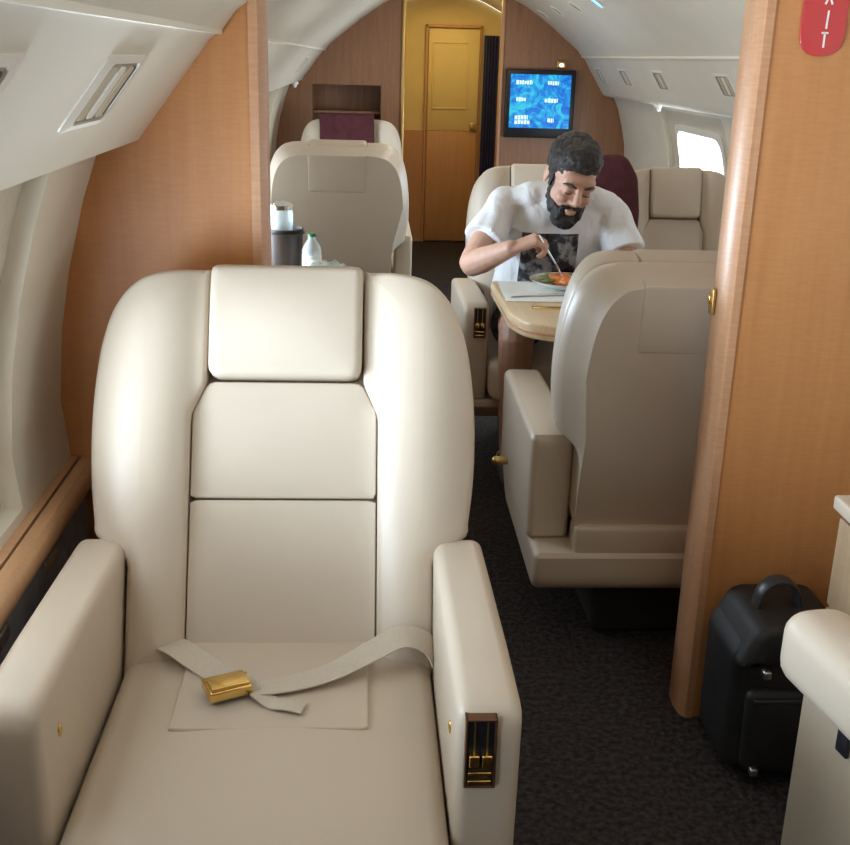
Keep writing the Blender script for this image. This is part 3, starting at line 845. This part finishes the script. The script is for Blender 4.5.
# neckband
ns = [L_((.678, 3.757, .945)) + Vector((.078*cos(a), .066*sin(a), .012*sin(a) - .004)) for a in [2*PI*k/28 for k in range(29)]]
bm = B(); tube(bm, ns, .008, 8, False); obj('neckband', bm, M['tshirt'], shirt)
# shorts
bm = B()
for s, kn in ((-1, (.497, 3.44, .535)), (1, (.83, 3.43, .535))):
    hip = (.66 + s*.085, 3.90, .525)
    tube(bm, [L_(mid(hip, kn, k)) for k in (-.1, .2, .5, .78)], [.100, .098, .094, .092], 20)
ell(bm, L_((.66, 3.93, .52)), (.19, .13, .09))
obj('shorts', remesh(bm, .007, 3, lambda c: .004*noise.noise(c*14)), M['shorts'], man)
# shoes
for x in (.505, .82):
    bm = B(); tube(bm, [L_((x, y, z)) for y, z in ((3.585, .045), (3.53, .055), (3.44, .047), (3.36, .036), (3.315, .030))], [(.030, .032), (.052, .045), (.046, .046), (.034, .047), (.018, .03)], 16, True, (0, 0, 1))
    obj('shoe', remesh(bm, .006, 3), M['bag'], man)
# hair and beard
bm = B()
ell(bm, (0, .030, .058), (.084, .100, .078), HM); ell(bm, (0, -.020, .092), (.066, .068, .046), HM); ell(bm, (0, .072, .005), (.058, .048, .070), HM)
for s in (-1, 1): ell(bm, (s*.070, .018, .030), (.012, .038, .040), HM); ell(bm, (s*.069, -.012, .0), (.006, .012, .028), HM)
ell(bm, (0, -.055, .100), (.050, .034, .024), HM)
obj('hair', remesh(bm, .004, 2, lambda c: .004*noise.noise(c*75) + .0045*noise.noise(c*34)), M['hair'], man)
bm = B()
ell(bm, (0, -.062, -.100), (.046, .046, .038), HM)
for s in (-1, 1):
    ell(bm, (s*.044, -.034, -.068), (.018, .040, .036), HM); ell(bm, (s*.0595, -.014, -.034), (.0085, .018, .038), HM)
    ell(bm, (s*.030, -.072, -.078), (.020, .026, .028), HM)
    ell(bm, (s*.020, -.093, -.046), (.020, .010, .007), HM)
ell(bm, (0, -.090, -.086), (.022, .014, .010), HM)
obj('beard', remesh(bm, .0035, 2, lambda c: .003*noise.noise(c*80) + .003*noise.noise(c*35)), M['hair'], man)
for s in (-1, 1):
    bm = B(); tube(bm, [hp((s*.014, -.0965, .027)), hp((s*.030, -.0965, .034)), hp((s*.046, -.084, .031)), hp((s*.053, -.076, .025))], [.003, .0045, .004, .002], 8); obj('eyebrow', bm, M['hair'], man)
    bm = B(); tube(bm, [hp((s*.019, -.0895, .003)), hp((s*.031, -.0925, -.0005)), hp((s*.043, -.087, .002))], [.0012, .002, .0012], 8); obj('eyelash', bm, M['hair'], man)

# fork in his right hand
fk0 = Vector((.545, 3.375, .842)); fk1 = Vector((.628, 3.41, .722)); 
t = thing('dinner_fork', 'steel fork held in the right hand of the person, tines over the plate', 'fork', fk1)
bm = B(); a = Vector((0, 0, 0)); bq = fk0 - fk1
tube(bm, [bq*1.08, bq*.75, bq*.42, bq*.33], [(.0045, .003), (.004, .0025), (.003, .002), (.003, .002)], 10); obj('handle', bm, M['steel'], t)
dirv = bq.normalized(); sv = Vector((.3, .95, 0)); sv = (sv - dirv*sv.dot(dirv)).normalized()
bm = B(); nv = dirv.cross(sv)
P = [bq*.34 + sv*.003, bq*.26 + sv*.012, bq*.18 + sv*.0125, bq*.18 - sv*.0125, bq*.26 - sv*.012, bq*.34 - sv*.003]
A = [bm.verts.new(p + nv*.001) for p in P]; D_ = [bm.verts.new(p - nv*.001) for p in P]
face(bm, A); face(bm, D_[::-1])
for i in range(6): face(bm, [A[i], D_[i], D_[(i+1) % 6], A[(i+1) % 6]])
for k in (-1.5, -.5, .5, 1.5): tube(bm, [bq*.19 + sv*.007*k, bq*.08 + sv*.007*k + nv*.002, nv*.002 + sv*.007*k - bq*.03], [.0016, .0015, .0008], 6)
obj('fork_head', bm, M['chrome'], t, False)

# ------------------------------------------------------------------ left cabinet with drinks, behind the bulkhead
CZ = .745
t = thing('drinks_cabinet', 'low side cabinet with cream top behind the left bulkhead, carrying bottles', 'cabinet', (0, 0, 0))
bm = B(); prism(bm, [(-.47, 3.05), (-.085, 3.05), (-.085, 3.33), (-.20, 3.60), (-.47, 3.60)], .04, CZ-.03, 'z'); obj('body', bm, M['wood_rear'], t, False)
bm = B(); puff(bm, rpoly([(-.51, 3.03, .01), (-.065, 3.03, .02), (-.065, 3.33, .03), (-.19, 3.62, .03), (-.51, 3.62, .01)]), CZ-.03, CZ, .006, lambda u, v_, w: (u, v_, w)); obj('top', bm, M['leather'], t)
bm = B(); box(bm, -.45, -.10, 3.041, 3.052, .10, CZ-.06, .003); d = obj('door', bm, M['wood_rear'], t)
bm = B(); capsule(bm, (-.14, 3.03, .48), (-.14, 3.03, .56), .006, .006); obj('handle', bm, M['brass'], d)
t = thing('ice_bucket', 'dark brown ice bucket on the side cabinet beside the left bulkhead edge', 'bucket', (-.232, 3.27, CZ))
bm = B(); lathe(bm, [(.044, 0), (.050, .01), (.054, .125), (.056, .130), (.052, .130), (.047, .02), (.001, .012)], n=28); obj('body', bm, M['bucket'], t)
bm = B(); tube(bm, [(.055*cos(a), 0, .115 + .0*sin(a)) if 0 else (.057*cos(a), .057*sin(a), .118) for a in [2*PI*k/24 for k in range(25)]], .003, 8, False); obj('rim_band', bm, M['bucket'], t)
def bottle(name, label, loc, r, h, cap, parts_label=None, capm=None):
    t = thing(name, label, 'bottle', loc)
    bm = B(); lathe(bm, [(r*.9, 0), (r, .008), (r, h*.62), (r*.85, h*.72), (r*.42, h*.88), (r*.40, h*.95)], n=24); obj('body', bm, M['clear'], t)
    bm = B(); lathe(bm, [(r*.47, h*.94), (r*.47, h), (r*.40, h*1.01)], n=20); obj('cap', bm, M[capm or cap], t)
    bm = B(); lathe(bm, [(r*1.01, h*.25), (r*1.02, h*.26), (r*1.02, h*.50), (r*1.01, h*.51)], n=24); obj('label', bm, M['paper'], t)
    return t
bottle('water_bottle', 'clear plastic water bottle with a green cap on the side cabinet', (-.150, 3.22, CZ), .028, .122, 'green')
t = thing('carafe', 'clear glass carafe with a silver lid standing in the dark ice bucket', 'carafe', (-.24, 3.27, CZ+.013))
bm = B(); lathe(bm, [(.026, 0), (.030, .006), (.032, .09), (.034, .16), (.030, .175)], n=24); obj('body', bm, M['clear'], t)
bm = B(); lathe(bm, [(.033, .172), (.034, .184), (.020, .194), (.001, .197)], n=24); obj('lid', bm, M['chrome'], t)
# crumpled cloudy plastic bag
bm = B()
for k in range(5): ell(bm, (-.03+.018*k, random.uniform(-.02, .02), .02), (.028, .024, .03-.003*k), None, 12, 10)
bm = remesh(bm, .005, 1, lambda c: .010*noise.noise(c*60))
for v_ in bm.verts: v_.co.z = max(v_.co.z, 0)
tag(obj('plastic_wrapper', bm, M['clear'], None, True, (-.115, 3.21, CZ)), 'crumpled clear plastic wrapper on the side cabinet right of the water bottle', 'wrapper')

# ------------------------------------------------------------------ rear bulkheads, TV, galley
ZR0, ZR1, XR0, XR1 = .76, 1.185, -.335, .105
sec = clip(section(), .235, True)
def clipz(poly, zv, keep_less):
    return [(x, z) for z, x in clip([(z, x) for x, z in poly], zv, keep_less)]
bm = B()
prism(bm, clipz(sec, ZR1, False), YR, YR+.06)
prism(bm, clipz(sec, ZR0, True), YR, YR+.06)
mid_ = clipz(clipz(sec, ZR1, True), ZR0, False)
prism(bm, clip(mid_, XR0, True), YR, YR+.06); prism(bm, clip(mid_, XR1, False), YR, YR+.06)
# niche box
for (a, c, d, e) in ((XR0-.01, XR0, ZR0, ZR1), (XR1, XR1+.01, ZR0, ZR1), (XR0, XR1, ZR0-.01, ZR0), (XR0, XR1, ZR1, ZR1+.01)): box(bm, a, c, YR+.03, YR+.25, d, e)
box(bm, XR0-.01, XR1+.01, YR+.25, YR+.26, ZR0-.01, ZR1+.01)
box(bm, XR0, XR1, YR+.05, YR+.25, 1.005, 1.02)
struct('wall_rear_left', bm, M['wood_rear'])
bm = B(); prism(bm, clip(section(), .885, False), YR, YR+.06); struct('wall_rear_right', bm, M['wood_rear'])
bm = B(); box(bm, .232, .256, YR-.015, YR+.075, 0, zceil_at(.25)+.01, .006); struct('trim_7', bm, M['brass_rough'], True)
bm = B(); box(bm, .868, .888, YR-.012, YR+.075, 0, zceil_at(.88)+.01, .006); struct('trim_8', bm, M['wood_edge'], True)
# galley walls
bm = B(); box(bm, .14, .20, YR+.06, YE, .84, 1.85); struct('wall_galley_left', bm, M['galley'])
bm = B(); box(bm, .14, .202, YR+.06, YE, 0, .84); struct('trim_9', bm, M['galley_low'])
bm = B(); prism(bm, section(), YE+.02, YE+.08); struct('wall_back', bm, M['galley'])
bm = B(); box(bm, .2, 1.3, YE+.008, YE+.022, 0, .84); struct('trim_10', bm, M['galley_low'])
bm = B(); box(bm, 1.10, 1.16, YR+.06, YE, 0, 1.85); struct('wall_galley_right', bm, M['galley'])
# galley door
bm = B(); box(bm, .47, .85, YE-.022, YE+.006, .842, 1.57, .004); 
dr = struct('door_1', bm, M['galley'], True)
bm = B(); box(bm, .47, .85, YE-.022, YE+.006, .012, .84, .004); obj('lower_panel', bm, M['galley_low'], dr)
bm = B()
for x0, x1, z0, z1 in ((.51, .76, 1.468, 1.48), (.51, .76, 1.0, 1.012), (.50, .512, 1.0, 1.48), (.758, .77, 1.0, 1.48)): box(bm, x0, x1, YE-.028, YE-.02, z0, z1, .002)
obj('moulding', bm, M['galley'], dr)
bm = B(); box(bm, .795, .84, YE-.045, YE-.022, .855, .905, .004); obj('handle', bm, M['brass_rough'], dr)
bm = B()
for x0, x1, z0, z1 in ((.448, .466, 0, 1.60), (.854, .868, 0, 1.60), (.448, .868, 1.578, 1.60)): box(bm, x0, x1, YE-.012, YE+.010, z0, z1, .003)
struct('trim_11', bm, M['galley_low'])
# dark sheet put in for the dark opening right of the door
bm = B(); n = 24; rows = []
for y_ in (0, 1):
    for z in (.30, 1.53): rows.append([bm.verts.new((.880 + .11*k/n, YE-.05 + .012*sin(k*1.3) + y_*.01, z)) for k in range(n+1)])
for a, c in ((0, 1), (2, 3), (0, 2), (1, 3)):
    for k in range(n): face(bm, [rows[a][k], rows[a][k+1], rows[c][k+1], rows[c][k]])
for k in (0, n): face(bm, [rows[0][k], rows[1][k], rows[3][k], rows[2][k]])
tag(obj('dark_sheet', bm, M['navy'], None, True), 'dark navy sheet in place of the dark opening right of the yellow galley door', 'dark_sheet')
# latch on galley left jamb
t = thing('wall_latch', 'brass latch on the yellow galley side wall left of the door', 'latch', (.20, 7.75, .955))
bm = B(); box(bm, 0, .012, -.035, .035, -.02, .02, .003); obj('plate', bm, M['brass_rough'], t)
bm = B(); box(bm, .012, .05, -.012, .012, -.008, .008, .003); obj('knob', bm, M['brass_rough'], t)

# TV screen with flight information (unreadable at this size)
t = thing('flight_monitor', 'black wall monitor showing a blue flight information picture', 'monitor', (1.132, YR, .885), 0)
bm = B(); box(bm, -.226, .226, -.045, 0, 0, .425, .008); obj('housing', bm, M['black'], t)
bm = B(); box(bm, -.196, .196, -.0475, -.044, .062, .395); scr = obj('screen', bm, M['screen'], t, False)
def words(spec):
    for x, z, w, ln in spec:
        bm = B(); xx = x
        while xx < x + w:
            l = random.uniform(.010, .018)
            box(bm, xx, min(xx+l, x+w), -.0490, -.0472, z - .011 - random.uniform(0, .003), z + .009 + random.uniform(0, .005)); xx += l + .004
        obj('caption', bm, M['text'], scr, False)
words([(-.160, .345, .105, 1), (.045, .345, .070, 1), (-.155, .240, .062, 1), (.030, .236, .085, 1), (-.160, .128, .085, 1), (-.160, .098, .098, 1), (.055, .112, .040, 1)])
# little warm lamp above the monitor
t = thing('wall_lamp', 'small dim lamp on the wood wall right above the monitor', 'lamp', (1.262, YR, 1.345))
bm = B(); box(bm, -.03, .03, -.02, 0, -.022, .022, .006); obj('housing', bm, M['brass_rough'], t)
bm = B(); ell(bm, (0, -.02, -.004), (.016, .008, .012)); obj('bulb', bm, M['warm_lamp'], t)

# ceiling spot lights far right
for k, (y, h, lit) in enumerate(((7.16, .525, 0), (6.64, .525, 0), (6.07, .525, 0), (5.53, .525, 1))):
    z = 1.685 + (.45-h)*.6
    t = thing('ceiling_spotlight', ('dark round ceiling spotlight nearest the monitor wall', 'dark round ceiling spotlight, second from the monitor wall', 'dark round ceiling spotlight beside the blue lit one', 'ceiling spotlight glowing blue at the top edge')[k], 'spotlight', (XC+h, y, z-.004), 0, 'ceiling spotlights')
    mm = Matrix.Rotation(R(33), 4, 'Y')
    bm = B(); lathe(bm, [(.052, .006), (.052, -.004), (.044, -.008), (.040, -.004)], n=24, mtx=mm); obj('ring', bm, M['plastic'], t)
    bm = B(); lathe(bm, [(.041, -.001), (.041, -.004), (.001, -.0045)], n=24, mtx=mm); obj('lens', bm, M['bluelamp'] if lit else M['vent_in'], t)

# overhead service panels on the valances
def svc(label, s, yc, wy=.235, group='overhead reading light panels'):
    """panel on the sloping valance: local a = along y, b = down the slope"""
    p0, p1 = Vector(VALS[s][3]), Vector(VALS[s][4]); d = (p1-p0).normalized(); L = (p1-p0).length
    c = (p0+p1)/2 + d*.008
    nin = Vector((-d.y, d.x)); 
    if nin.x > 0: nin = -nin           # towards the cabin centre
    base = Vector((XC + s*c.x, yc, c.y))
    t = thing('reading_light_panel', label, 'light panel', base, 0, group)
    def fm(u, v_, w): return (s*(d.x*v_ + nin.x*w), u, d.y*v_ + nin.y*w)
    h = .056; q = wy/2
    bm = B()
    out = resample(rpoly([(-q, -h, .012), (q, -h, .012), (q, h, .012), (-q, h, .012)]), 64); inn = resample(rpoly([(-q+.035, -h+.010, .012), (q-.035, -h+.010, .012), (q-.035, h-.010, .012), (-q+.035, h-.010, .012)]), 64)
    rows = [[bm.verts.new(fm(p.x, p.y, w)) for p in lp] for lp, w in ((out, -.001), (out, .002), (inn, .0045), (inn, .0012))]
    for a, c_ in zip(rows, rows[1:]):
        for i in range(64): face(bm, [a[i], a[(i+1) % 64], c_[(i+1) % 64], c_[i]])
    obj('frame', bm, M['plastic'], t)
    bm = B(); 
    vs = [bm.verts.new(fm(u, v_, .0014)) for u, v_ in ((-q+.03, -h+.006), (q-.03, -h+.006), (q-.03, h-.006), (-q+.03, h-.006))]; face(bm, vs)
    vs2 = [bm.verts.new(fm(u, v_, .0004)) for u, v_ in ((-q+.03, -h+.006), (q-.03, -h+.006), (q-.03, h-.006), (-q+.03, h-.006))]; face(bm, vs2[::-1])
    for i in range(4): face(bm, [vs[i], vs2[i], vs2[(i+1) % 4], vs[(i+1) % 4]])
    obj('recess', bm, M['vent_in'], t, False)  # shade in the recess given by a darker brown
    for k, u in enumerate((-.056, -.006, .042)):
        bm = B(); puff(bm, rpoly([(u-.017, -h+.016, .008), (u+.017, -h+.016, .008), (u+.017, h-.016, .008), (u-.017, h-.016, .008)]), .001, .0045, .0015, fm, n=40); obj('lens_cover', bm, M['lens'] if k != 1 else M['plastic'], t)
    bm = B(); puff(bm, rpoly([(.068-.005, -h+.018, .003), (.068+.005, -h+.018, .003), (.068+.005, h-.016, .003), (.068-.005, h-.016, .003)]), .001, .004, .001, fm, n=30); obj('slot', bm, M['slit'], t)
    return t
svc('pale reading light panel over the front armchair, by the left bulkhead', -1, 1.468)
svc('pale reading light panel cut off at the left picture edge', -1, .905)
svc('pale reading light panel on the right side, closest behind the right bulkhead', 1, 4.62)
svc('pale reading light panel on the right side, second behind the right bulkhead', 1, 5.66)
svc('pale reading light panel on the right side, second from the monitor wall', 1, 6.44)
svc('pale reading light panel on the right side, closest to the monitor wall', 1, 7.12, .2)
svc('pale reading light panel high on the left side above the far armchairs', -1, 6.0)
# small white gasper nozzle on the right valance edge
for k, (s, y, lab) in enumerate(((1, 6.0, 'small white nozzle hanging from the right valance edge beside the window'), (-1, 6.9, 'small white nozzle hanging from the left valance edge by the rear wall'))):
    bm = B(); ell(bm, (0, 0, 0), (.022, .035, .014)); ell(bm, (0, -.02, -.014), (.012, .016, .014))
    tag(obj('air_nozzle', remesh(bm, .004, 2), M['white'], None, True, (XC + s*.985, y, 1.152 if s > 0 else 1.199)), lab, 'nozzle', 'air nozzles under the valances')

# ------------------------------------------------------------------ right foreground: cabinet and bag
t = thing('side_cabinet', 'cream side cabinet at the right edge in front of the wood bulkhead', 'cabinet', (0, 0, 0))
bm = B(); box(bm, .872, 1.30, 1.62, 1.80, .0, .60, .004); obj('body', bm, M['tan'], t)
bm = B(); box(bm, .858, 1.33, 1.60, 1.815, .60, .628, .006); obj('top', bm, M['leather'], t)
for k in range(3):
    bm = B(); box(bm, .864, .873, 1.63, 1.792, .06+.18*k, .06+.18*k+.172, .003); d = obj('drawer', bm, M['tan'], t)

t = thing('travel_bag', 'black soft travel bag standing on the carpet against the right bulkhead', 'bag', (.845, 1.93, 0))
bm = B(); puff(bm, rpoly([(-.115, .012, .03), (.115, .012, .03), (.125, .27, .04), (.085, .335, .05), (-.075, .335, .05), (-.118, .27, .04)]), -.115, .095, .035, lambda u, v_, w: (u, -w*.98, v_), .012, back_dome=.006)
body_ = obj('body', bm, M['bag'], t)
bm = B(); puff(bm, rpoly([(-.09, .035, .02), (.09, .035, .02), (.095, .215, .02), (-.095, .215, .02)]), .09, .125, .014, lambda u, v_, w: (u, -w*.98, v_), .008); pk = obj('front_pocket', bm, M['bag'], body_)
bm = B(); box(bm, -.085, .085, -.126, -.120, .196, .202, .002); obj('zipper', bm, M['bagtrim'], pk)
bm = B(); puff(bm, rpoly([(-.120, .255, .012), (.125, .255, .012), (.088, .345, .045), (-.078, .345, .045)]), -.105, .108, .02, lambda u, v_, w: (u, -w*.98, v_), .004, back_dome=.004); obj('lid_flap', bm, M['bag'], t)
bm = B(); tube(bm, spline([(-.060, 0, .325), (-.052, 0, .372), (-.03, 0, .396), (.0, 0, .396), (.022, 0, .372), (.032, 0, .325)]), [(.006, .020)]*41, 10, True, (0, 0, 1)); obj('handle', bm, M['bagtrim'], t)
for z in (.262, .045):
    bm = B(); box(bm, -.078, -.062, -.136, -.118, z-.008, z+.008, .003); obj('buckle', bm, M['steel'], t)

# ------------------------------------------------------------------ lights
def area(name, loc, rot, sx_, sy_, power, col=(1, 1, 1)):
    l = bpy.data.lights.new(name, 'AREA'); l.shape = 'RECTANGLE'; l.size = sx_; l.size_y = sy_; l.energy = power; l.color = col
    o = bpy.data.objects.new(name, l); C.objects.link(o); o.location = loc; o.rotation_euler = rot
    return o
def daylight(s, w, power, yaw=0, tilt=0, spread=180, col=(.68, .84, 1.)):
    y0, y1, z0, z1 = w[4:8]; z = (z0+z1)/2
    # just outside the pane, facing into the cabin; yaw turns the beam aft, tilt lifts it
    d = Vector((-s*cos(R(yaw))*cos(R(tilt)), sin(R(yaw))*cos(R(tilt)), sin(R(tilt))))
    o = area('window_daylight', (XC + s*(hwall(z, s)+.16), (y0+y1)/2, z+.02), d.to_track_quat('-Z', 'Y').to_euler(), y1-y0+.05, z1-z0+.05, power, col)
    o.data.spread = R(spread)
daylight(-1, WL[0], 23, 14, 27, 112); daylight(-1, WL[1], 6, 32, 20, 110)
daylight(-1, WL[2], 34, -15, 0, 160); daylight(-1, WL[3], 1.5); daylight(-1, WL[4], 16)
daylight(1, WR[0], 34); daylight(1, WR[1], 1.5); daylight(1, WR[2], 3); daylight(1, WR[3], 10, 12, 34, 100)
# cabin wash lights along the ceiling
area('cabin_light', (XC, -.4, 1.80), (0, 0, 0), .3, 1.6, 1.9, (1, .80, .60))
area('cabin_light', (XC, 1.2, 1.80), (0, 0, 0), .25, 1.2, .9, (1, .80, .60))
area('cabin_light', (XC, 5.4, 1.80), (0, 0, 0), .25, 3.4, 9, (1, .90, .78))
for s_ in (-1, 1):   # added unseen fill strips above the valances, brightening bulkhead top and valance
    area('valance_fill', (XC + s_*.80, .45, 1.44), Vector((-s_, 0, .30)).to_track_quat('-Z', 'Y').to_euler(), 1.4, .03, 2.6, (1, .80, .60))
area('galley_light', (.62, 8.0, 1.78), (0, 0, 0), .4, .5, 5, (1, .74, .30))
wd = bpy.data.worlds.new('sky'); sc.world = wd; wd.use_nodes = True
bgn = wd.node_tree.nodes['Background']; bgn.inputs[0].default_value = (.85, .93, 1., 1); bgn.inputs[1].default_value = 3.

# ------------------------------------------------------------------ camera
cam = bpy.data.cameras.new('camera'); cam.sensor_width = 36; cam.lens = 36*1100/850; cam.clip_start = .05
co = bpy.data.objects.new('camera', cam); C.objects.link(co); sc.camera = co
Dv = Vector((-60, 366, 1100)).normalized()
dn = Vector((-.028, -1, 0)); dn.z = -(dn.x*Dv.x + dn.y*Dv.y)/Dv.z; dn.normalize()
Uv = -dn; Rv = Dv.cross(Uv)
if Rv.x < 0: Rv = -Rv
right = Vector((Rv.x, Dv.x, Uv.x)); up = Vector((Rv.y, Dv.y, Uv.y)); fwd = Vector((Rv.z, Dv.z, Uv.z))
mw = Matrix.Identity(4)
for i in range(3): mw[i][0], mw[i][1], mw[i][2] = right[i], up[i], -fwd[i]
mw.translation = (0, 0, 1.36); co.matrix_world = mw

sc.view_settings.view_transform = 'Standard'; sc.view_settings.look = 'None'
sc.view_settings.exposure = 0.; sc.view_settings.gamma = 1.
sc.view_settings.use_curve_mapping = False
sc.cycles.use_denoising = True
sc.cycles.max_bounces = 8; sc.cycles.diffuse_bounces = 5; sc.cycles.transparent_max_bounces = 12
sc.cycles.sample_clamp_indirect = 6.; sc.cycles.caustics_reflective = False; sc.cycles.caustics_refractive = False
